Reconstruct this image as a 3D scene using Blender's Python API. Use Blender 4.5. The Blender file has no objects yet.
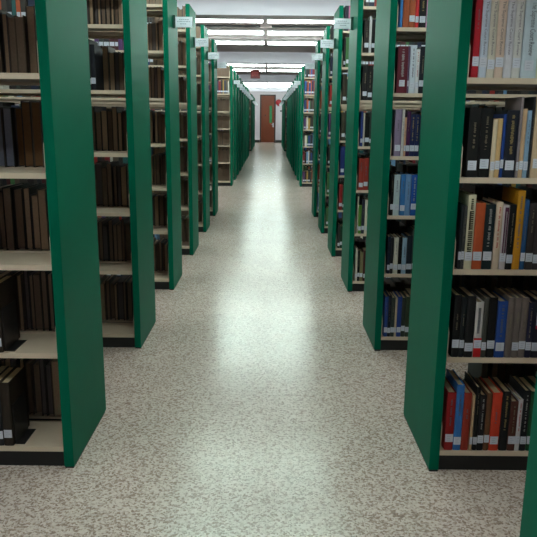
import bpy, math, random
from mathutils import Matrix, Vector
random.seed(7)
C = bpy.context.scene.collection
# ------------------------------------------------------------------ measures (metres)
XL, XR = -0.673, 0.572            # aisle-side faces of the left / right end panels
Y0, STEP, RW, GAP = 2.10, 1.237, 0.453, 3.843
PT, TOP, BAY = 0.034, 2.13, 0.90
SHELVES = [.077, .422, .728, 1.028, 1.334, 1.64, 1.93]
CEIL, BEAM = 2.65, 2.415
CAMH = 1.2023
yL = [Y0 + STEP*i for i in range(6)]
b2 = yL[5] + GAP
yL += [b2 + STEP*i for i in range(9)]
b3 = yL[-1] + GAP
yL += [b3 + STEP*i for i in range(5)]

# ------------------------------------------------------------------ materials
def srgb(r, g, b):
    return tuple(((c/255)/12.92 if c/255 <= .04045 else ((c/255+.055)/1.055)**2.4) for c in (r, g, b)) + (1,)
MATS = {}
def mat(name, col, rough=.5, metal=0., noise=0., nscale=40., bump=0., spec=.5, emit=None, estr=0.):
    if name in MATS: return MATS[name]
    m = bpy.data.materials.new(name); m.use_nodes = True
    nt = m.node_tree; b = nt.nodes['Principled BSDF']
    b.inputs['Base Color'].default_value = col
    b.inputs['Roughness'].default_value = rough
    b.inputs['Metallic'].default_value = metal
    b.inputs['Specular IOR Level'].default_value = spec
    if emit:
        b.inputs['Emission Color'].default_value = emit; b.inputs['Emission Strength'].default_value = estr
    if noise or bump:
        tc = nt.nodes.new('ShaderNodeTexCoord')
        n = nt.nodes.new('ShaderNodeTexNoise'); n.inputs['Scale'].default_value = nscale; n.inputs['Detail'].default_value = 4
        nt.links.new(tc.outputs['Object'], n.inputs['Vector'])
        if noise:
            mr = nt.nodes.new('ShaderNodeMapRange'); mr.inputs['To Min'].default_value = 1-noise; mr.inputs['To Max'].default_value = 1+noise
            nt.links.new(n.outputs['Fac'], mr.inputs['Value'])
            mx = nt.nodes.new('ShaderNodeVectorMath'); mx.operation = 'SCALE'
            mx.inputs[0].default_value = col[:3]; nt.links.new(mr.outputs[0], mx.inputs['Scale'])
            nt.links.new(mx.outputs[0], b.inputs['Base Color'])
        if bump:
            bp = nt.nodes.new('ShaderNodeBump'); bp.inputs['Strength'].default_value = bump; bp.inputs['Distance'].default_value = .002
            nt.links.new(n.outputs['Fac'], bp.inputs['Height']); nt.links.new(bp.outputs[0], b.inputs['Normal'])
    MATS[name] = m
    return m

GREEN = mat('green_laminate', (.0015, .135, .076, 1), .5, noise=.08, nscale=9, bump=.02, spec=.3)
GREEN.node_tree.nodes['Principled BSDF'].inputs['IOR'].default_value = 1.18
GREEN.node_tree.nodes['Principled BSDF'].inputs['Specular Tint'].default_value = (.6, 1, .86, 1)
CREAM = mat('cream_enamel', srgb(212, 194, 172), .42, noise=.04, nscale=12)
BLACK = mat('black_kick', (.006, .006, .007, 1), .5, noise=.1)
BSTEEL = mat('black_steel', (.010, .010, .011, 1), .4)
PAGE = mat('page_edges', srgb(196, 176, 142), .8, noise=.22, nscale=160)
OLDPAGE = mat('aged_page_edges', srgb(104, 86, 72), .85, noise=.25, nscale=120)
LABEL = mat('call_number_paper', srgb(205, 210, 222), .6)
CARD = mat('sign_card_paper', srgb(246, 250, 255), .5)
_nt = CARD.node_tree; _tr = _nt.nodes.new('ShaderNodeBsdfTranslucent'); _tr.inputs[0].default_value = (.9, .95, 1, 1)
_mx = _nt.nodes.new('ShaderNodeMixShader'); _mx.inputs[0].default_value = .45
_nt.links.new(_nt.nodes['Principled BSDF'].outputs[0], _mx.inputs[1]); _nt.links.new(_tr.outputs[0], _mx.inputs[2])
_nt.links.new(_mx.outputs[0], _nt.nodes['Material Output'].inputs['Surface'])
INK = mat('grey_ink', srgb(90, 92, 104), .6)
GOLD = mat('gilt_lettering', srgb(150, 132, 84), .45)
WHITEINK = mat('white_ink', srgb(160, 160, 160), .6)
REDINK = mat('red_ink', srgb(170, 35, 40), .6)
DARKINK = mat('olive_black_ink', srgb(52, 48, 26), .6)

def cover_mat(c):
    return mat('cloth_%02x%02x%02x' % c, srgb(*c), .55, noise=.14, nscale=60, bump=.03, spec=.3)

# ------------------------------------------------------------------ mesh builder
class MB:
    def __init__(s): s.v = []; s.f = []; s.c = []
    def box(s, x0, x1, y0, y1, z0, z1, col=None, cols=None):
        if x0 > x1: x0, x1 = x1, x0
        n = len(s.v)
        s.v += [(x0,y0,z0),(x1,y0,z0),(x1,y1,z0),(x0,y1,z0),(x0,y0,z1),(x1,y0,z1),(x1,y1,z1),(x0,y1,z1)]
        # bottom, top, -y, +x, +y, -x
        s.f += [tuple(n+k for k in q) for q in ((0,3,2,1),(4,5,6,7),(0,1,5,4),(1,2,6,5),(2,3,7,6),(3,0,4,7))]
        s.c += cols if cols else [col]*6
        return s
    def prism(s, poly, x0, x1):          # poly in (y,z), extruded along x
        n = len(s.v); k = len(poly)
        s.v += [(x0,y,z) for y,z in poly] + [(x1,y,z) for y,z in poly]
        s.f += [tuple(n+i for i in range(k))[::-1], tuple(n+k+i for i in range(k))]
        s.f += [(n+i, n+(i+1)%k, n+k+(i+1)%k, n+k+i) for i in range(k)]
        s.c += [None]*(k+2)
        return s
    def cyl(s, c, r, y0, y1, seg=24, r1=None):   # axis along y
        n = len(s.v); r1 = r if r1 is None else r1
        for y, rr in ((y0, r), (y1, r1)):
            s.v += [(c[0]+rr*math.cos(2*math.pi*i/seg), y, c[1]+rr*math.sin(2*math.pi*i/seg)) for i in range(seg)]
        s.f += [tuple(range(n, n+seg)), tuple(range(n+seg, n+2*seg))[::-1]]
        s.f += [(n+i, n+seg+i, n+seg+(i+1)%seg, n+(i+1)%seg) for i in range(seg)]
        s.c += [None]*(seg+2)
        return s
    def rod(s, x, y, z0, z1, r, seg=10):
        n = len(s.v)
        for z in (z0, z1):
            s.v += [(x+r*math.cos(2*math.pi*i/seg), y+r*math.sin(2*math.pi*i/seg), z) for i in range(seg)]
        s.f += [tuple(range(n, n+seg))[::-1], tuple(range(n+seg, n+2*seg))]
        s.f += [(n+i, n+(i+1)%seg, n+seg+(i+1)%seg, n+seg+i) for i in range(seg)]
        s.c += [None]*(seg+2)
        return s
    def mesh(s, name, m):
        me = bpy.data.meshes.new(name); me.from_pydata(s.v, [], s.f)
        if m: me.materials.append(m)
        if any(c is not None for c in s.c):
            a = me.color_attributes.new('tint', 'FLOAT_COLOR', 'CORNER')
            k = 0
            buf = []
            for f, c in zip(s.f, s.c):
                buf += list(c)*len(f)
            a.data.foreach_set('color', buf)
        me.update()
        return me
    def build(s, name, m, parent=None, bevel=0):
        o = bpy.data.objects.new(name, s.mesh(name, m)); C.objects.link(o)
        if parent: o.parent = parent
        if bevel:
            b = o.modifiers.new('bevel', 'BEVEL'); b.width = bevel; b.segments = 2; b.limit_method = 'ANGLE'
        return o

def empty(name, loc):
    o = bpy.data.objects.new(name, None); o.empty_display_size = .1; C.objects.link(o); o.location = loc; return o
def tag(o, label, cat, group=None, kind=None):
    o['label'] = label; o['category'] = cat
    if group: o['group'] = group
    if kind: o['kind'] = kind
    return o
def struct(name, mb, m, label=None):
    o = mb.build(name, m); o['kind'] = 'structure'
    return o

# ------------------------------------------------------------------ camera (pitch, yaw and roll solved from the floor line of the end panels)
f, pitch, yaw, roll = 658.5, .2228, .0008, .0102
cp, sp, cy, sy, cr, sr = math.cos(pitch), math.sin(pitch), math.cos(yaw), math.sin(yaw), math.cos(roll), math.sin(roll)
R_ = Vector((cy, -sy, 0)); U_ = Vector((sy*sp, cy*sp, cp)); D_ = Vector((sy*cp, cy*cp, -sp))
Rr = R_*cr + U_*sr; Ur = -R_*sr + U_*cr
cam = bpy.data.objects.new('camera', bpy.data.cameras.new('camera')); C.objects.link(cam)
M = Matrix(((Rr.x, Ur.x, -D_.x, 0), (Rr.y, Ur.y, -D_.y, 0), (Rr.z, Ur.z, -D_.z, CAMH), (0, 0, 0, 1)))
cam.matrix_world = M
cam.data.sensor_width = 36; cam.data.lens = 36*f/537; cam.data.clip_end = 100; cam.data.clip_start = .02
bpy.context.scene.camera = cam
def project(x, y, z):       # only used to rank which books count as individuals
    P = Vector((x, y, z-CAMH)); d = P.dot(D_)
    return 268.5+f*P.dot(Rr)/d, 268.5-f*P.dot(Ur)/d

# ------------------------------------------------------------------ setting
XW0, XW1, YB, YE = -3.25, 3.15, -3.2, 35.6
def floor_material():
    m = bpy.data.materials.new('speckled_vinyl_tile'); m.use_nodes = True
    nt = m.node_tree; L = nt.links; b = nt.nodes['Principled BSDF']
    tc = nt.nodes.new('ShaderNodeTexCoord')
    def node(t, **k):
        n = nt.nodes.new(t)
        for a, v in k.items(): setattr(n, a, v)
        return n
    n1 = node('ShaderNodeTexNoise'); n1.inputs['Scale'].default_value = 130; n1.inputs['Detail'].default_value = 5; n1.inputs['Roughness'].default_value = .6
    r1 = node('ShaderNodeValToRGB')
    e = r1.color_ramp.elements
    e[0].position = .30; e[0].color = srgb(164, 142, 128); e[1].position = .62; e[1].color = srgb(234, 220, 210)
    k = e.new(.40); k.color = srgb(190, 168, 154)
    k = e.new(.47); k.color = srgb(214, 197, 185)
    v = node('ShaderNodeTexVoronoi'); v.inputs['Scale'].default_value = 145; v.inputs['Randomness'].default_value = 1
    r2 = node('ShaderNodeValToRGB'); e = r2.color_ramp.elements
    e[0].position = .0; e[0].color = (.74, .72, .70, 1); e[1].position = .35; e[1].color = (1, 1, 1, 1)
    mul = node('ShaderNodeMixRGB', blend_type='MULTIPLY'); mul.inputs[0].default_value = .3
    L.new(tc.outputs['Object'], n1.inputs['Vector']); L.new(tc.outputs['Object'], v.inputs['Vector'])
    sx = node('ShaderNodeSeparateColor'); L.new(v.outputs['Color'], sx.inputs[0])
    ad = node('ShaderNodeMath', operation='MULTIPLY_ADD'); ad.inputs[1].default_value = .42; L.new(sx.outputs[0], ad.inputs[0])
    ms = node('ShaderNodeMath', operation='MULTIPLY'); ms.inputs[1].default_value = .58; L.new(n1.outputs['Fac'], ms.inputs[0]); L.new(ms.outputs[0], ad.inputs[2])
    L.new(ad.outputs[0], r1.inputs['Fac']); L.new(v.outputs['Distance'], r2.inputs['Fac'])
    L.new(r1.outputs['Color'], mul.inputs[1]); L.new(r2.outputs['Color'], mul.inputs[2])
    # 12 inch tiles: thin joints and slight tone differences
    br = node('ShaderNodeTexBrick'); br.offset = 0; br.inputs['Scale'].default_value = 1
    br.inputs['Brick Width'].default_value = .305; br.inputs['Row Height'].default_value = .305; br.inputs['Mortar Size'].default_value = .0012
    br.inputs['Color1'].default_value = (1, 1, 1, 1); br.inputs['Color2'].default_value = (.95, .95, .95, 1); br.inputs['Mortar'].default_value = (.86, .85, .84, 1)
    L.new(tc.outputs['Object'], br.inputs['Vector'])
    m2 = node('ShaderNodeMixRGB', blend_type='MULTIPLY'); m2.inputs[0].default_value = 1
    L.new(mul.outputs[0], m2.inputs[1]); L.new(br.outputs['Color'], m2.inputs[2])
    # scuffs
    n3 = node('ShaderNodeTexNoise'); n3.inputs['Scale'].default_value = 3.0; n3.inputs['Detail'].default_value = 5
    L.new(tc.outputs['Object'], n3.inputs['Vector'])
    mr = node('ShaderNodeMapRange'); mr.inputs['To Min'].default_value = .90; mr.inputs['To Max'].default_value = 1.08
    L.new(n3.outputs['Fac'], mr.inputs['Value'])
    vm = node('ShaderNodeVectorMath', operation='SCALE'); L.new(m2.outputs[0], vm.inputs[0]); L.new(mr.outputs[0], vm.inputs['Scale'])
    L.new(vm.outputs[0], b.inputs['Base Color'])
    mr2 = node('ShaderNodeMapRange'); mr2.inputs['To Min'].default_value = .19; mr2.inputs['To Max'].default_value = .23
    L.new(n3.outputs['Fac'], mr2.inputs['Value']); L.new(mr2.outputs[0], b.inputs['Roughness'])
    b.inputs['Specular IOR Level'].default_value = .95; b.inputs['Specular Tint'].default_value = (.70, 1, .88, 1)
    bp = node('ShaderNodeBump'); bp.inputs['Strength'].default_value = .01; bp.inputs['Distance'].default_value = .002
    n4 = node('ShaderNodeTexNoise'); n4.inputs['Scale'].default_value = 9
    L.new(tc.outputs['Object'], n4.inputs['Vector']); L.new(n4.outputs['Fac'], bp.inputs['Height']); L.new(bp.outputs[0], b.inputs['Normal'])
    return m
WALL = mat('white_wall_paint', srgb(214, 208, 216), .8, noise=.03, nscale=5)
CEILM = mat('ceiling_paint', srgb(222, 206, 210), .9, noise=.04, nscale=4)
BEAMM = mat('beam_paint', srgb(244, 240, 252), .85, noise=.03, nscale=4)
BASEB = mat('black_baseboard', (.02, .018, .018, 1), .5)
struct('floor', MB().box(XW0, XW1, YB, YE, -.05, 0), floor_material())
struct('ceiling', MB().box(XW0, XW1, YB, YE, CEIL, CEIL+.05), CEILM)
struct('wall_left', MB().box(XW0-.05, XW0, YB-.05, YE+.05, -.05, CEIL+.05), WALL)
struct('wall_right', MB().box(XW1, XW1+.05, YB-.05, YE+.05, -.05, CEIL+.05), WALL)
struct('wall_back', MB().box(XW0, XW1, YB-.05, YB, -.05, CEIL+.05), WALL)
DX0, DX1, DH = -.505, .322, 2.46      # clear door opening with frame
struct('wall_end', MB().box(XW0, DX0, YE, YE+.12, -.05, CEIL+.05).box(DX1, XW1, YE, YE+.12, -.05, CEIL+.05).box(DX0, DX1, YE, YE+.12, DH, CEIL+.05)
       .box(DX0, DX1, YE+.10, YE+.12, -.05, DH), WALL)
struct('baseboard_end', MB().box(XW0, DX0-.005, YE-.015, YE, 0, .13).box(DX1+.005, XW1, YE-.015, YE, 0, .13), BASEB)
for n, (a, b_) in enumerate(((8.35, 8.72), (15.25, 15.62), (22.8, 23.15), (30.3, 30.6), (1.0, 1.35)), 1):
    struct('trim_%d' % n, MB().box(XW0, XW1, a, b_, BEAM, CEIL), BEAMM)

# door
dr = empty('door_1', ((DX0+DX1)/2, YE, 0)); dr['kind'] = 'structure'
WOOD = mat('red_brown_door_wood', srgb(116, 50, 14), .5, noise=.15, nscale=3)
FR = mat('dark_bronze_frame', srgb(48, 28, 26), .45)
hw = (DX1-DX0)/2
MB().box(-hw, -hw+.07, -.02, .09, 0, DH).box(hw-.07, hw, -.02, .09, 0, DH).box(-hw+.07, hw-.07, -.02, .09, DH-.06, DH).build('door_frame', FR, dr)
# leaf with an opening for the narrow glass
lx0, lx1, gx0, gx1, gz0, gz1 = -hw+.072, hw-.072, .085, .225, 1.02, 1.90
MB().box(lx0, gx0, .02, .065, .01, DH-.062).box(gx1, lx1, .02, .065, .01, DH-.062).box(gx0, gx1, .02, .065, .01, gz0).box(gx0, gx1, .02, .065, gz1, DH-.062).build('door_leaf', WOOD, dr)
gl = MB().box(gx0, gx1, .038, .046, gz0, gz1).build('glass_pane', mat('green_tinted_glass', srgb(26, 112, 62), .12, noise=.05, nscale=3, emit=srgb(30, 170, 80), estr=.04), dr)  # faint emission stands in for light showing through the pane
h = MB().box(.255, .315, .008, .02, .80, 1.02).build('door_handle', mat('brushed_steel', srgb(190, 190, 195), .3, metal=.9), dr)
MB().cyl((.285, .93), .014, -.04, .008, 14).box(.20, .30, -.05, -.03, .915, .945).build('lever', MATS['brushed_steel'], h)
MB().box(-.16, -.10, .010, .02, 1.36, 1.44).build('door_plate', FR, dr)

# exit sign
ex = empty('exit_sign', (-.375, 17.6, CEIL)); tag(ex, 'red exit sign hanging from the ceiling above the far end of the aisle', 'exit sign')
MB().box(-.12, .12, -.03, .03, -.425, -.21).build('sign_box', mat('dark_red_sign_box', srgb(196, 118, 122), .5, emit=srgb(150, 60, 64), estr=.03), ex, bevel=.004)
MB().rod(0, 0, -.211, -.012, .009).box(-.05, .05, -.03, .03, -.014, -.001).build('stem', mat('grey_stem', srgb(120, 110, 112), .5), ex)
def text_mesh(body, size, m, name, place, bold=0.):
    cu = bpy.data.curves.new(name, 'FONT'); cu.body = body; cu.size = size; cu.extrude = 0; cu.offset = bold; cu.resolution_u = 2
    o = bpy.data.objects.new(name, cu); C.objects.link(o)
    me = bpy.data.meshes.new_from_object(o.evaluated_get(bpy.context.evaluated_depsgraph_get()))
    C.objects.unlink(o); bpy.data.objects.remove(o)
    xs = [v.co.x for v in me.vertices]; ys = [v.co.y for v in me.vertices]
    w, hgt, x0, y0_ = max(xs)-min(xs), max(ys)-min(ys), min(xs), min(ys)
    for v in me.vertices: v.co = place(v.co.x-x0, v.co.y-y0_, w, hgt)
    me.materials.clear(); me.materials.append(m)
    r = bpy.data.objects.new(name, me); C.objects.link(r)
    return r
ex_ink = mat('pale_exit_letters', srgb(235, 150, 150), .5, emit=srgb(255, 120, 120), estr=.12)
t = text_mesh('EXIT', .115, ex_ink, 'exit_lettering', lambda a, b, w, hh: (-.09+a*.18/w, -.0315, -.370+b*.105/hh), .004); t.parent = ex

# fire bell and switch on the end wall
fb = empty('fire_bell', (.47, YE, 2.07)); tag(fb, 'round red fire alarm bell on the end wall right of the brown door', 'fire alarm bell')
RED = mat('alarm_red', srgb(178, 20, 38), .35)
MB().cyl((0, 0), .13, -.075, -.02, 32, .155).cyl((0, 0), .05, -.095, -.075, 24, .13).build('gong', RED, fb)
MB().box(-.06, .06, -.02, -.001, -.19, .06).build('backbox', mat('alarm_box_red', srgb(140, 22, 34), .45), fb)
sw = MB().box(.55, .66, YE-.03, YE-.001, 1.60, 1.67).build('wall_thermostat', mat('dark_grey_plastic', srgb(52, 60, 66), .5))
tag(sw, 'small dark thermostat on the white end wall below the fire bell', 'thermostat')

# ------------------------------------------------------------------ ceiling lights
TUBE = mat('lit_fluorescent_lens', (1, 1, 1, 1), .5, emit=(.83, 1.0, .935, 1), estr=LIGHT if 'LIGHT' in globals() else 21)
HOUS = mat('white_light_housing', srgb(190, 186, 188), .5)
rows = [.8, 2.3, 3.75, 5.2, 6.7, 10.04, 11.41, 12.89, 18.08, 19.92, 27.1, 29.4, 31.6, 34.0]
ORD = ['first','second','third','fourth','fifth','sixth','seventh','eighth','ninth','tenth','eleventh','twelfth','thirteenth','fourteenth','fifteenth','sixteenth',
       'seventeenth','eighteenth','nineteenth','twentieth','twenty-first','twenty-second','twenty-third','twenty-fourth','twenty-fifth','twenty-sixth','twenty-seventh','twenty-eighth','twenty-ninth','thirtieth']
def strip_light():
    r = empty('strip_light', (0, 0, 0))
    MB().box(.02, 2.44, -.062, .062, -.045, -.001).box(.02, .036, -.03, .03, -.092, -.045).box(2.424, 2.44, -.03, .03, -.092, -.045).build('housing', HOUS, r)
    # wraparound lens
    prof = [(-.012, -.0455), (-.024, -.052), (-.029, -.066), (-.024, -.082), (-.010, -.090), (.010, -.090), (.024, -.082), (.029, -.066), (.024, -.052), (.012, -.0455)]
    MB().prism(prof, .037, 2.423).build('lens', TUBE, r)
    return r
proto = strip_light()
def copy_thing(src, loc, rz=0):
    r = src.copy(); C.objects.link(r); r.location = loc; r.rotation_euler = (0, 0, rz)
    for ch in list(src.children):
        c = ch.copy(); C.objects.link(c); c.parent = r
        for g in list(ch.children):
            d = g.copy(); C.objects.link(d); d.parent = c
            for q in list(g.children):
                e_ = q.copy(); C.objects.link(e_); e_.parent = d
    return r
vis = [y for y in rows if y > 9]
first = True
for y in rows:
    for s in (1, -1):
        if first: o = proto; first = False
        else: o = copy_thing(proto, (0, 0, 0))
        o.location = (-.075-.002*max(0, y-10) * 1.0, y, CEIL); o.rotation_euler = (0, 0, 0 if s > 0 else math.pi)
        side = 'right' if s > 0 else 'left'
        if y in vis: lab = 'lit ceiling strip light, %s half of the %s row seen down the aisle' % (side, ORD[vis.index(y)])
        else: lab = 'lit ceiling strip light, %s half, %s row counted from the back wall, overhead' % (side, ORD[rows.index(y)])
        tag(o, lab, 'ceiling light', 'fluorescent strip lights across the ceiling')
DUCT = mat('black_diffuser', (.012, .010, .010, 1), .6)
for s, x0, x1 in (('left', -1.3, -.16), ('right', .02, 1.2)):
    a = empty('air_vent', ((x0+x1)/2, 11.0, CEIL)); w = (x1-x0)/2
    MB().box(-w, w, -.05, -.028, -.03, -.001).box(-w, w, .028, .05, -.03, -.001).box(-w, -w+.02, -.028, .028, -.03, -.001).box(w-.02, w, -.028, .028, -.03, -.001).build('vent_frame', DUCT, a)
    m_ = MB()
    for k in range(3): m_.box(-w+.02, w-.02, -.02+k*.016, -.014+k*.016, -.028, -.001)
    m_.build('vent_louvre', DUCT, a)
    tag(a, 'long black slot air vent on the ceiling, %s of the light joint' % s, 'air vent', 'black slot vents')

# ------------------------------------------------------------------ bookcases
LEN = PT + 2*BAY + PT
def bookcase(s):                         # s = +1 right row, -1 left row; origin at the near corner of the end panel
    r = empty('library_bookcase', (0, 0, 0))
    for a in (0, LEN-PT):
        p = MB().box(s*a, s*(a+PT), (0 if s > 0 else -.004), (RW if s > 0 else RW+.012), .007, TOP).build('end_panel', GREEN, r, bevel=.003)
        MB().box(s*(a+.002), s*(a+PT-.002), .002, RW-.002, 0, .007).build('panel_foot', BLACK, p)
    MB().box(s*PT, s*(LEN-PT), .016, RW-.016, 0, .066).build('kick_base', BLACK, r)
    for k in range(3):
        a = PT + k*BAY + (0.0 if k == 0 else -.015 if k == 1 else -.03)
        MB().box(s*a, s*(a+.03), RW/2-.012, RW/2+.012, .066, 2.05).build('upright', CREAM, r)
    for bay in range(2):
        a0 = PT + bay*BAY + .001; a1 = a0 + BAY - .002
        for z in SHELVES:
            for face in (0, 1):
                m = MB()
                if face == 0: ya, yb, yl = .008, RW/2-.013, .008
                else: ya, yb = RW/2+.013, RW-.008
                m.box(s*a0, s*a1, ya, yb, z-.006, z)                       # tray
                lip = (ya, ya+.012) if face == 0 else (yb-.012, yb)
                m.box(s*a0, s*a1, lip[0], lip[1], z-.018, z-.006)
                for q in (a0, a1-.004):                                    # end brackets
                    if face == 0: poly = [(ya, z), (yb, z), (yb, z+.13), (ya+.03, z+.13), (ya, z+.09)]
                    else: poly = [(ya, z), (yb, z), (yb, z+.05), (yb-.02, z+.06), (ya, z+.06)]
                    xs = sorted((s*q, s*(q+.004)))
                    m.prism(poly, xs[0], xs[1])
                m.build('shelf', CREAM, r)
    # flag sign on the end panel: green holder with a printed white card
    yy = RW/2
    hd = MB().box(s*-.018, s*-.0005, yy-.004, yy+.008, 1.807, 1.895).build('sign_holder', mat('dark_green_holder', (.006, .06, .04, 1), .4), r)
    MB().box(s*-.134, s*-.014, yy-.002, yy+.0015, 1.816, 1.884).build('sign_card', CARD, hd)
    t_ = MB()
    rr = random.Random(3)
    for z, x0, x1 in ((1.866, .045, .10), (1.853, .03, .118), (1.838, .05, .095)):
        x = x0
        while x < x1:
            w = rr.uniform(.006, .014); t_.box(s*-x, s*-(x+w), yy-.0026, yy-.0021, z-.0025, z+.0025); x += w+.004
    t_.build('card_lettering', mat('pale_ink', srgb(176, 180, 192), .6), hd)
    return r
protoR, protoL = bookcase(1), bookcase(-1)
def bc_phrase(i, side):
    if i < 6: return '%s bookcase on the %s' % (ORD[i], side)
    if i < 15: return '%s bookcase past the cross aisle on the %s' % (ORD[i-6], side)
    return '%s bookcase past the farther cross aisle on the %s' % (ORD[i-15], side)
for side, X, pr in (('left', XL, protoL), ('right', XR, protoR)):
    for i, y in enumerate(yL):
        o = pr if i == 0 else copy_thing(pr, (0, 0, 0))
        o.location = (X, y, 0)
        if i < 6: lab = 'double-sided bookcase with tall green end panel, %s complete one on the %s' % (ORD[i], side)
        elif i < 15: lab = 'green-ended bookcase, %s past the nearer cross aisle on the %s' % (ORD[i-6], side)
        else: lab = 'green-ended bookcase, %s past the farther cross aisle on the %s' % (ORD[i-15], side)
        tag(o, lab, 'bookcase', 'green-ended bookcases along the %s of the aisle' % side)
o = copy_thing(protoR, (XR, Y0-STEP, 0))
tag(o, 'green-ended bookcase cut off by the lower right corner of the photo', 'bookcase', 'green-ended bookcases along the right of the aisle')

# ------------------------------------------------------------------ books
DULL = [(28,28,30),(24,26,34),(40,36,34),(60,54,50),(30,40,66),(70,30,32),(52,62,56),(22,40,44),(84,72,60),(48,48,52),(36,30,28),(30,30,32)]
BRIGHT = [(150,40,34),(176,84,48),(40,84,150),(196,192,180),(214,208,190),(120,30,38),(30,60,120),(160,130,60),(64,110,64),(90,60,110),(110,150,190),(36,90,92)]
LEFTPAL = [(70,60,54),(44,38,36),(84,72,64),(58,52,50),(92,78,66),(36,32,32),(66,62,66),(100,88,76)]
def cname(c):
    r, g, b = c; mx, mn = max(c), min(c)
    if mx < 48: return 'black'
    if mx-mn < 22:
        return 'dark grey' if mx < 90 else 'grey' if mx < 150 else 'off-white'
    if mx-mn < 46 and mn > 150: return 'cream' if r > b else 'pale blue'
    if r == mx:
        if g > .72*r: return 'ochre' if b < .5*r else 'tan'
        if b > g*1.25 and b > .55*r: return 'purple' if r < 150 else 'pink'
        if g > .42*r: return 'orange-brown' if r > 120 else 'brown'
        return 'red' if r > 120 else 'maroon'
    if b == mx:
        if r > g*1.15: return 'purple'
        return 'blue' if b > 100 else 'navy'
    return 'teal' if b > .8*g else 'green'
# a spec: dict(side,i,shelf,face,a,b,h,d,col,...) with a,b = offsets from the panel's aisle face
SPECS = []
def add(side, i, sh, face, a, b, h, col, d=.16, **k):
    SPECS.append(dict(side=side, i=i, sh=sh, face=face, a=a, b=b, h=h, col=col, d=d, **k))

BK=(15,15,17); NV=(26,30,52)
R0 = {
0: [(.051,.081,.216,(150,30,32)),(.082,.108,.244,(52,116,186)),(.109,.135,.214,(150,48,32)),(.138,.148,.207,(196,166,128)),(.150,.164,.236,BK),(.165,.186,.207,(30,26,30),'w'),
    (.188,.206,.214,(104,68,44)),(.207,.240,.216,(206,64,40)),(.243,.270,.221,(22,24,26),'g'),(.272,.298,.185,(84,44,36)),(.298,.3135,.192,(204,200,204),'r'),(.315,.336,.225,(26,28,34),'w'),(.338,.367,.221,(18,70,40))],
1: [(.051,.075,.217,BK),(.076,.092,.210,(22,28,32)),(.094,.123,.214,(28,28,30)),(.124,.150,.194,(206,202,200),'band'),(.151,.167,.207,(74,74,68)),(.169,.195,.210,BK),(.197,.230,.197,(32,72,148),'d'),
    (.231,.2535,.210,(112,102,98)),(.254,.2765,.210,(112,102,98)),(.277,.299,.210,(112,102,98)),(.300,.319,.194,(30,32,58)),(.320,.350,.203,(24,24,40),'plate')],
2: [(.050,.0595,.211,(34,38,44)),(.060,.070,.208,(64,66,66)),(.071,.096,.244,(204,198,170),'block'),(.097,.128,.218,(184,84,46)),(.129,.161,.214,(20,36,40),'w'),(.163,.185,.221,(206,186,164),'r'),
    (.186,.206,.211,(196,186,190),'pband'),(.208,.228,.214,BK),(.229,.253,.259,(192,134,28),'d'),(.254,.269,.230,(38,84,132)),(.271,.294,.218,(52,46,46)),(.295,.319,.218,(50,44,46))],
3: [(.054,.091,.215,(20,20,22)),(.092,.129,.215,(20,20,22)),(.130,.1445,.181,(214,196,168)),(.145,.160,.184,(206,170,120)),(.161,.171,.197,(28,62,132)),(.172,.210,.209,(24,28,42),'g'),
    (.212,.220,.250,(150,138,140)),(.221,.234,.214,(204,170,136)),(.235,.249,.209,(132,164,192)),(.250,.257,.251,(40,42,46)),(.259,.298,.250,(196,170,140))],
4: [(.048,.069,.250,(178,28,44)),(.070,.094,.243,(196,206,222),'scr'),(.095,.118,.243,(206,200,186),'scr'),(.119,.145,.244,(212,188,172),'scr'),(.146,.171,.244,(204,204,212),'scr'),
    (.172,.197,.243,(206,206,204),'scr'),(.199,.247,.243,(190,206,216),'scr'),(.248,.272,.244,(206,210,190),'scr')],
}
R1 = {
0: [(.048,.0665,.22,(42,72,140)),(.067,.082,.226,(30,34,50)),(.083,.103,.215,(58,66,62)),(.104,.114,.214,(206,186,160)),(.116,.138,.22,(40,66,140)),(.139,.159,.215,(48,56,50)),(.160,.183,.22,(56,64,48))],
1: [(.048,.062,.195,(30,40,60)),(.063,.078,.19,(48,46,50)),(.08,.103,.191,(206,204,190)),(.104,.122,.195,BK),(.123,.146,.19,(150,180,206)),(.147,.174,.201,(32,40,52))],
2: [(.048,.0635,.209,BK),(.064,.094,.208,(184,202,206)),(.098,.1225,.209,(58,120,180)),(.123,.15,.209,(110,150,196)),(.152,.183,.208,(34,84,166),'w')],
3: [(.052,.087,.229,(138,124,150)),(.088,.1,.23,(208,204,200)),(.101,.111,.19,(212,164,132)),(.112,.13,.219,(72,34,74)),(.131,.154,.205,(34,44,86),'g'),(.155,.175,.205,(34,44,86),'g'),(.177,.205,.201,(40,44,76))],
4: [(.05,.1,.22,(98,34,48),'w'),(.101,.109,.22,(110,90,120)),(.111,.139,.225,(200,210,220),'d'),(.140,.157,.206,(214,214,216),'r'),(.158,.186,.22,(26,28,38))],
5: [(.049,.062,.22,(56,120,184)),(.064,.093,.235,(160,82,50)),(.094,.122,.235,(160,82,50)),(.124,.14,.23,(206,48,52)),(.141,.175,.24,(22,22,26),'g'),(.176,.194,.23,(214,150,196))],
}
R2 = {0: [(.05,.066,.24,(204,200,186)),(.067,.082,.22,BK),(.083,.105,.21,(132,122,86))],
1: [(.05,.059,.26,(200,196,176)),(.060,.080,.20,(92,146,48)),(.082,.102,.24,(44,46,62))],
2: [(.05,.082,.22,(148,54,44)),(.083,.115,.22,(148,54,44))],
3: [(.05,.066,.23,(40,62,130)),(.069,.078,.22,(206,200,180)),(.08,.11,.20,BK)],
4: [(.05,.084,.225,(28,28,30)),(.085,.118,.225,(28,28,30))],
5: [(.05,.082,.20,(52,46,44)),(.083,.098,.23,(206,206,206)),(.099,.12,.21,BK)]}
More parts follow.
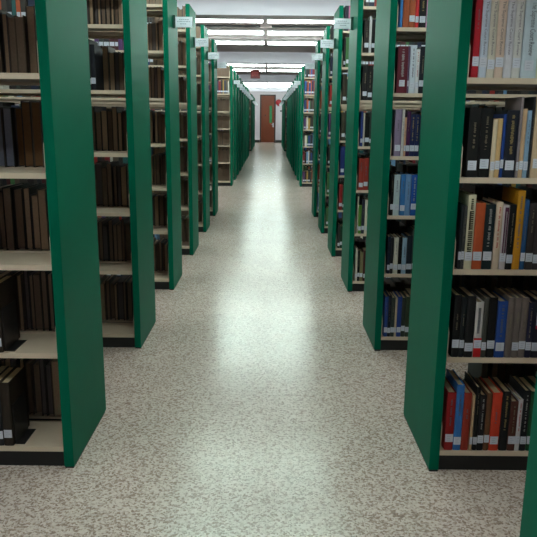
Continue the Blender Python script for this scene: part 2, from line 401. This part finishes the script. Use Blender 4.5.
R3 = {4: [(.05,.085,.25,(62,56,46))], 3: [(.05,.085,.24,(62,60,48))], 0: [(.05,.07,.22,(48,50,50)),(.071,.1,.2,(22,60,40))], 6: [(.05,.08,.2,(36,34,50)),(.081,.1,.2,(180,100,140))],
      2: [(.05,.09,.25,(30,50,110))], 1: [(.05,.08,.23,(140,40,40)),(.081,.1,.22,(30,60,44))]}
EXPL = {0: R0, 1: R1, 2: R2, 3: R3}

def fill(side, i, sh, face, start, end, rng, pal, hr, page=None, dr=(.13, .18), tr=(.014, .040), nolabel=False):
    x = start; lim_top = (SHELVES[sh+1]-SHELVES[sh]-.035) if sh < 6 else .25
    while True:
        t_ = rng.uniform(*tr)
        if x+t_ > end: break
        hh = min(rng.uniform(*hr), lim_top)
        add(side, i, sh, face, x, x+t_, hh, rng.choice(pal), d=rng.uniform(*dr), page=page, nolabel=nolabel)
        x += t_ + .0008
        if rng.random() < .03: x += rng.uniform(.004, .012)

E1 = PT+BAY-.012; S2 = PT+BAY+.012; E2 = PT+2*BAY-.012
for i in range(20):
    for sh in range(7):
        rng = random.Random(1000+i*17+sh)
        nb = 2 if i < 8 else 1
        # right row, near face: spines out
        st = .049
        pal = DULL*2 + BRIGHT
        if i >= 6: pal = DULL + BRIGHT*2
        if i in EXPL and sh in EXPL[i]:
            for q in EXPL[i][sh]:
                add('right', i, sh, 0, q[0], q[1], min(q[2], .262), q[3], d=.15, style=q[4] if len(q) > 4 else None)
            st = EXPL[i][sh][-1][1] + .0015
        fill('right', i, sh, 0, st, E1, rng, pal, (.19, .245))
        if nb > 1: fill('right', i, sh, 0, S2, E2, rng, pal, (.19, .245))
        # right row, far face: fore-edges towards us
        st = .25 if (i == 0 and sh == 0) else .049
        fill('right', i, sh, 1, st, E1, rng, DULL, (.20, .25), page='dark')
        if nb > 1: fill('right', i, sh, 1, S2, E2, rng, DULL, (.20, .25))
        # left row, far face: bound volumes, fore-edges towards us
        rng = random.Random(5000+i*13+sh)
        tr = (.016, .034); pal = LEFTPAL; page = OLDPAGE
        if i == 0 and sh == 3:
            tr = (.028, .05)
        fill('left', i, sh, 1, .049, E1, rng, pal, (.20, .238), page='old', dr=(.165, .195), tr=tr)
        if nb > 1: fill('left', i, sh, 1, S2, E2, rng, pal, (.22, .262), page='old', dr=(.16, .19))
        # left row, near face: starts farther in, spines out
        st = (.212 if sh == 0 else .222) if (i == 0 and sh < 2) else .049 if (i == 6 and sh == 5) else .18 if (i == 1 and sh == 4) else rng.uniform(.30, .38)
        if i in (4, 5): st = .30
        if i == 0 and sh < 2:
            for q in ((.212, .245, (44, 34, 26)), (.246, .275, (30, 30, 34)), (.276, .30, (70, 40, 34))):
                add('left', 0, sh, 0, q[0]+.01*sh, q[1]+.01*sh, .235, q[2], d=.16)
            st = .302+.01*sh
        fill('left', i, sh, 0, st, E1, rng, DULL*2+BRIGHT, (.20, .25))
        if nb > 1: fill('left', i, sh, 0, S2, E2, rng, DULL*2+BRIGHT, (.20, .25))

# rank by how large each shows: the 300 largest become individuals, the remainder one object
def world_x(sp, a): return (XR+a) if sp['side'] == 'right' else (XL-a)
def ybase(sp):
    y = yL[sp['i']]
    return (y+.012, y+.012+sp['d']) if sp['face'] == 0 else (y+RW-.012-sp['d'], y+RW-.012)
def score(sp):
    i = sp['i']
    if i > 8: return 0
    ya, yb = ybase(sp); z = SHELVES[sp['sh']]
    X = abs(XR if sp['side'] == 'right' else XL)
    yo = None if i == 0 else (yL[i-1]+RW)
    lo = (X+PT)*ya/yL[i] - X if sp['face'] == 1 else PT       # own panel hides this much
    hi = 9 if yo is None else X*ya/yo - X
    a, b = max(sp['a'], lo), min(sp['b'], hi)
    if b-a < .002: return 0
    u0, v0 = project(world_x(sp, a), ya, z); u1, v1 = project(world_x(sp, b), ya, z+sp['h'])
    ul, ur = max(0, min(u0, u1)), min(537, max(u0, u1)); vt, vb = max(0, v1), min(537, v0)
    if ur <= ul or vb-vt < 1.5: return 0
    s = (ur-ul)*(vb-vt)
    if sp['face'] == 1 and sp['side'] == 'right': s *= .12
    if sp['side'] == 'left' and sp['face'] == 0 and i in (0, 1) : s *= 1
    return s
for sp in SPECS: sp['s'] = score(sp)
order = sorted(range(len(SPECS)), key=lambda k: -SPECS[k]['s'])
indiv = set(k for k in order[:300] if SPECS[k]['s'] > 0)
print('candidates in view', sum(1 for sp in SPECS if sp['s'] > 0), 'books total', len(SPECS), 'smallest individual', SPECS[order[299]]['s'])

pagecol = srgb(196, 176, 142); oldcol = srgb(140, 118, 100); labcol = srgb(205, 210, 222)
rest = MB()
PTINT = [(160, 134, 112), (118, 98, 84), (96, 88, 88), (176, 148, 122), (134, 114, 98), (108, 88, 74)]
def old_tint(sp): return aged_shaded_page(sp, True)
def aged_shaded_page(sp, tint_only=False):
    k = int(sp['a']*7919+sp['sh']*3+sp['i']) % 6
    c = PTINT[k]
    if sp['page'] == 'dark': c = tuple(int(q*.55) for q in c)  # rear-side pages painted darker for the shade behind the front row
    if sp['i'] == 0 and sp['sh'] == 3: c = (100, 68, 38) if sp['a'] < .205 else (110, 112, 130)
    if sp['i'] == 6 and sp['page'] == 'old': c = tuple(min(255, int(q*(.62, 1.35, 1.0, 1.5, .8, 1.2)[k]+(6 if n_ == 2 else 0))) for n_, q in enumerate(c))
    if tint_only: return tuple(q/255 for q in c)
    return mat('aged_shaded_pages_%d_%d_%d' % c, srgb(*c), .85, noise=.22, nscale=110)
def book_boxes(sp, n):
    """one shelved book as an individual"""
    ya, yb = ybase(sp); z = SHELVES[sp['sh']]; h_ = sp['h']
    xa, xb = sorted((world_x(sp, sp['a']), world_x(sp, sp['b']))); xa += .0004; xb -= .0004
    t_ = xb-xa; d = yb-ya
    r = empty('book', ((xa+xb)/2, (ya+yb)/2, z+.0003))
    ft = -1 if sp['face'] == 0 else 1                # where the spine is
    w = t_/2; bt = min(.0028, t_*.14)
    sy_ = ft*d/2                                      # spine plane
    # cover: rounded spine + two boards
    inner = sy_-ft*.004
    prof = [(-w, inner), (-w, sy_-ft*.0022), (-w*.55, sy_-ft*.0004), (0, sy_), (w*.55, sy_-ft*.0004), (w, sy_-ft*.0022), (w, inner)]
    m = MB(); nv = len(m.v)
    m.v += [(x, y, 0) for x, y in prof] + [(x, y, h_) for x, y in prof]; k = 7
    m.f += [tuple(range(k))[::-1], tuple(range(k, 2*k))] + [(q, (q+1) % k, k+(q+1) % k, k+q) for q in range(k)]
    m.c += [None]*(k+2)
    e = -sy_
    y0_, y1_ = sorted((inner, e))
    m.box(-w, -w+bt, y0_, y1_, 0, h_); m.box(w-bt, w, y0_, y1_, 0, h_)
    m.build('cover', cover_mat(sp['col']), r)
    pm = PAGE if not sp.get('page') else aged_shaded_page(sp)
    if sp.get('page') == 'old': r['paper'] = cname(tuple(int(q*255) for q in old_tint(sp)))
    elif sp.get('page') == 'dark': r['paper'] = 'shaded brown'
    y0_, y1_ = sorted((inner, e+ft*.004))
    MB().box(-w+bt, w-bt, y0_, y1_, .004, h_-.005).build('page_block', pm, r)
    rg = random.Random(n)
    front = sy_ + ft*.0006
    def fy(): return tuple(sorted((front, sy_-ft*.001)))
    haslabel = False
    if sp['face'] == 0:
        lz = rg.uniform(.020, .034); lh = min(.03, .026+t_*.1)
        lw = min(w*.97, .0135)
        if rg.random() < .93:
            haslabel = True
            lb = MB().box(-lw, lw, front-.0004, sy_+.0018, lz, lz+lh).build('call_number_label', LABEL, r)
            if sp['i'] < 2:
                q = MB()
                for k in range(3):
                    q.box(-lw*.6, lw*rg.uniform(.1, .65), front-.0007, front-.00045, lz+lh*(.2+.25*k), lz+lh*(.2+.25*k)+.0022)
                q.build('label_print', mat('label_ink', srgb(176, 180, 196), .6), lb)
        st = sp.get('style')
        ytxt = front-.0002
        if st == 'scr':
            t2 = text_mesh('The Supreme Court Review', .02, INK, 'title_lettering', lambda a, b, W, H_: (-w*.45+b*(w*.9)/H_, ytxt, h_-.022-a*.155/W)); t2.parent = r
        elif sp['i'] < 3:
            q = MB(); ink = {'w': WHITEINK, 'g': GOLD, 'r': REDINK, 'block': DARKINK, 'band': INK, 'd': INK, 'plate': WHITEINK, 'pband': WHITEINK}.get(st, mat('dim_foil', srgb(120, 112, 92), .5) if max(sp['col']) < 120 else INK)
            if st == 'block':
                zz = h_-.012
                for ww, wd in ((.035, .30), (.026, .55), (.030, .55), (.020, .55), (.022, .55), (.040, .55)):
                    z1 = zz
                    while z1 > zz-ww:
                        q.box(-w*wd, w*wd, ytxt, ytxt+.0003, z1-.0042, z1); q.box(-w*wd, -w*.1, ytxt, ytxt+.0003, z1-.006, z1-.0042) if rg.random() < .6 else None; z1 -= .0062
                    zz -= ww+.005
            elif st or rg.random() < .6:
                zz = h_*(.93 if st else rg.uniform(.7, .93)); wd = .22 if not st else .3
                endz = .075 if st else h_*rg.uniform(.35, .6)
                while zz > endz:
                    g_ = rg.uniform(.002, .0045)
                    q.box(-w*wd*rg.uniform(.5, 1), w*wd*rg.uniform(.5, 1), ytxt, ytxt+.0003, zz-g_*.6, zz)
                    zz -= g_
                    if rg.random() < .16: zz -= .006
            if st == 'band':
                MB().box(-w*.98, w*.98, ytxt+.0001, sy_+.0018, 0.001, .068).build('red_band', cover_mat((200, 34, 36)), r)
                q = MB(); zz = h_-.02
                while zz > .085:
                    q.box(-w*.4, w*.25, ytxt-.0004, ytxt, zz-.0022, zz); zz -= .0036
            if st == 'pband':
                MB().box(-w*.5, w*.75, ytxt+.0001, sy_+.0018, .03, h_-.006).build('purple_band', cover_mat((84, 34, 66)), r)
                q = MB(); zz = h_-.02
                while zz > .05:
                    q.box(-w*.1, w*.3, ytxt-.0004, ytxt, zz-.0022, zz); zz -= .0036
            if st == 'plate':
                MB().box(-w*.45, w*.45, ytxt-.0002, sy_+.0018, .115, .165).build('title_plate', LABEL, r)
                MB().box(-w*.45, w*.45, ytxt-.0002, sy_+.0018, .103, .114).build('plate_stripe', cover_mat((190, 30, 60)), r)
                q = MB()
            if q.v: q.build('title_lettering', ink, r)
    return r, haslabel

shn = ['bottom shelf', 'second shelf up', 'third shelf up', 'fourth shelf up', 'fifth shelf up', 'sixth shelf up', 'top shelf']
from collections import defaultdict
cnt = defaultdict(int)
nind = 0
for n, sp in enumerate(SPECS):
    key = (sp['side'], sp['i'], sp['sh'], sp['face']); cnt[key] += 1
    if n in indiv:
        nind += 1
        r, hl = book_boxes(sp, n)
        where = '%s, %s' % (shn[sp['sh']], bc_phrase(sp['i'], sp['side']).replace(' on the ', ', ').replace('past the cross aisle', 'past cross aisle'))
        pos = ORD[cnt[key]-1] if cnt[key] <= 30 else 'far'
        cn = cname(sp['col'])
        if sp['face'] == 0: lab = '%s book, spine out, %s from green panel, %s' % (cn, pos, where)
        else: lab = 'book, %s pages out, %s from panel, %s' % (r.get('paper', 'cream').replace('tan', 'brown'), pos, where)
        if 'paper' in r: del r['paper']
        tag(r, lab, 'book', 'books on the %s of the %s %s bookcase%s' % (shn[sp['sh']], ORD[sp['i']], sp['side'], '' if sp['face'] == 0 else ', rear side'))
    else:
        ya, yb = ybase(sp); z = SHELVES[sp['sh']]
        xa, xb = sorted((world_x(sp, sp['a']), world_x(sp, sp['b'])))
        c = srgb(*sp['col']); p = {'old': oldcol, 'dark': srgb(78, 66, 58)}.get(sp.get('page'), pagecol)  # darkest page tone has the rear-row shade put into its colour
        fr, bk = (c, p) if sp['face'] == 0 else (p, c)
        rest.box(xa+.0004, xb-.0004, ya, yb, z+.0003, z+sp['h'], cols=[c, p, fr, c, bk, c])
        if sp['face'] == 0 and n % 9:
            rest.box(xa+.002, xb-.002, ya-.0008, ya+.001, z+.026, z+.052, col=labcol)
vm = bpy.data.materials.new('book_cloth_mixed'); vm.use_nodes = True
at_ = vm.node_tree.nodes.new('ShaderNodeVertexColor'); at_.layer_name = 'tint'
vm.node_tree.links.new(at_.outputs['Color'], vm.node_tree.nodes['Principled BSDF'].inputs['Base Color'])
vm.node_tree.nodes['Principled BSDF'].inputs['Roughness'].default_value = .6
tag(rest.build('shelved_books', vm), 'remaining small distant rows of mixed library books filling the farther shelves', 'books', kind='stuff')

# bookends on the two lowest shelves of the nearest left bookcase
for sh in (0, 1):
    z = SHELVES[sh]
    b = empty('bookend', (XL-(.2095 if sh == 0 else .2195), Y0+.085, z))
    MB().box(-.0015, .0015, -.06, .06, .001, .15).build('upright_plate', BSTEEL, b, bevel=.0005)
    MB().box(.0015, .032, -.06, .055, .0003, .0018).build('foot_plate', BSTEEL, b)
    tag(b, 'black steel bookend on the %s of the nearest left bookcase' % ('bottom shelf' if sh == 0 else 'second lowest shelf'), 'bookend', 'black bookends')

# ------------------------------------------------------------------ world + view
w = bpy.data.worlds.new('world'); bpy.context.scene.world = w; w.use_nodes = True
w.node_tree.nodes['Background'].inputs[0].default_value = (.5, .5, .5, 1); w.node_tree.nodes['Background'].inputs[1].default_value = .0
sc = bpy.context.scene
sc.view_settings.view_transform = 'Standard'; sc.view_settings.look = 'None'
sc.view_settings.gamma = 1; sc.view_settings.use_curve_mapping = False
sc.view_settings.exposure = 0.44
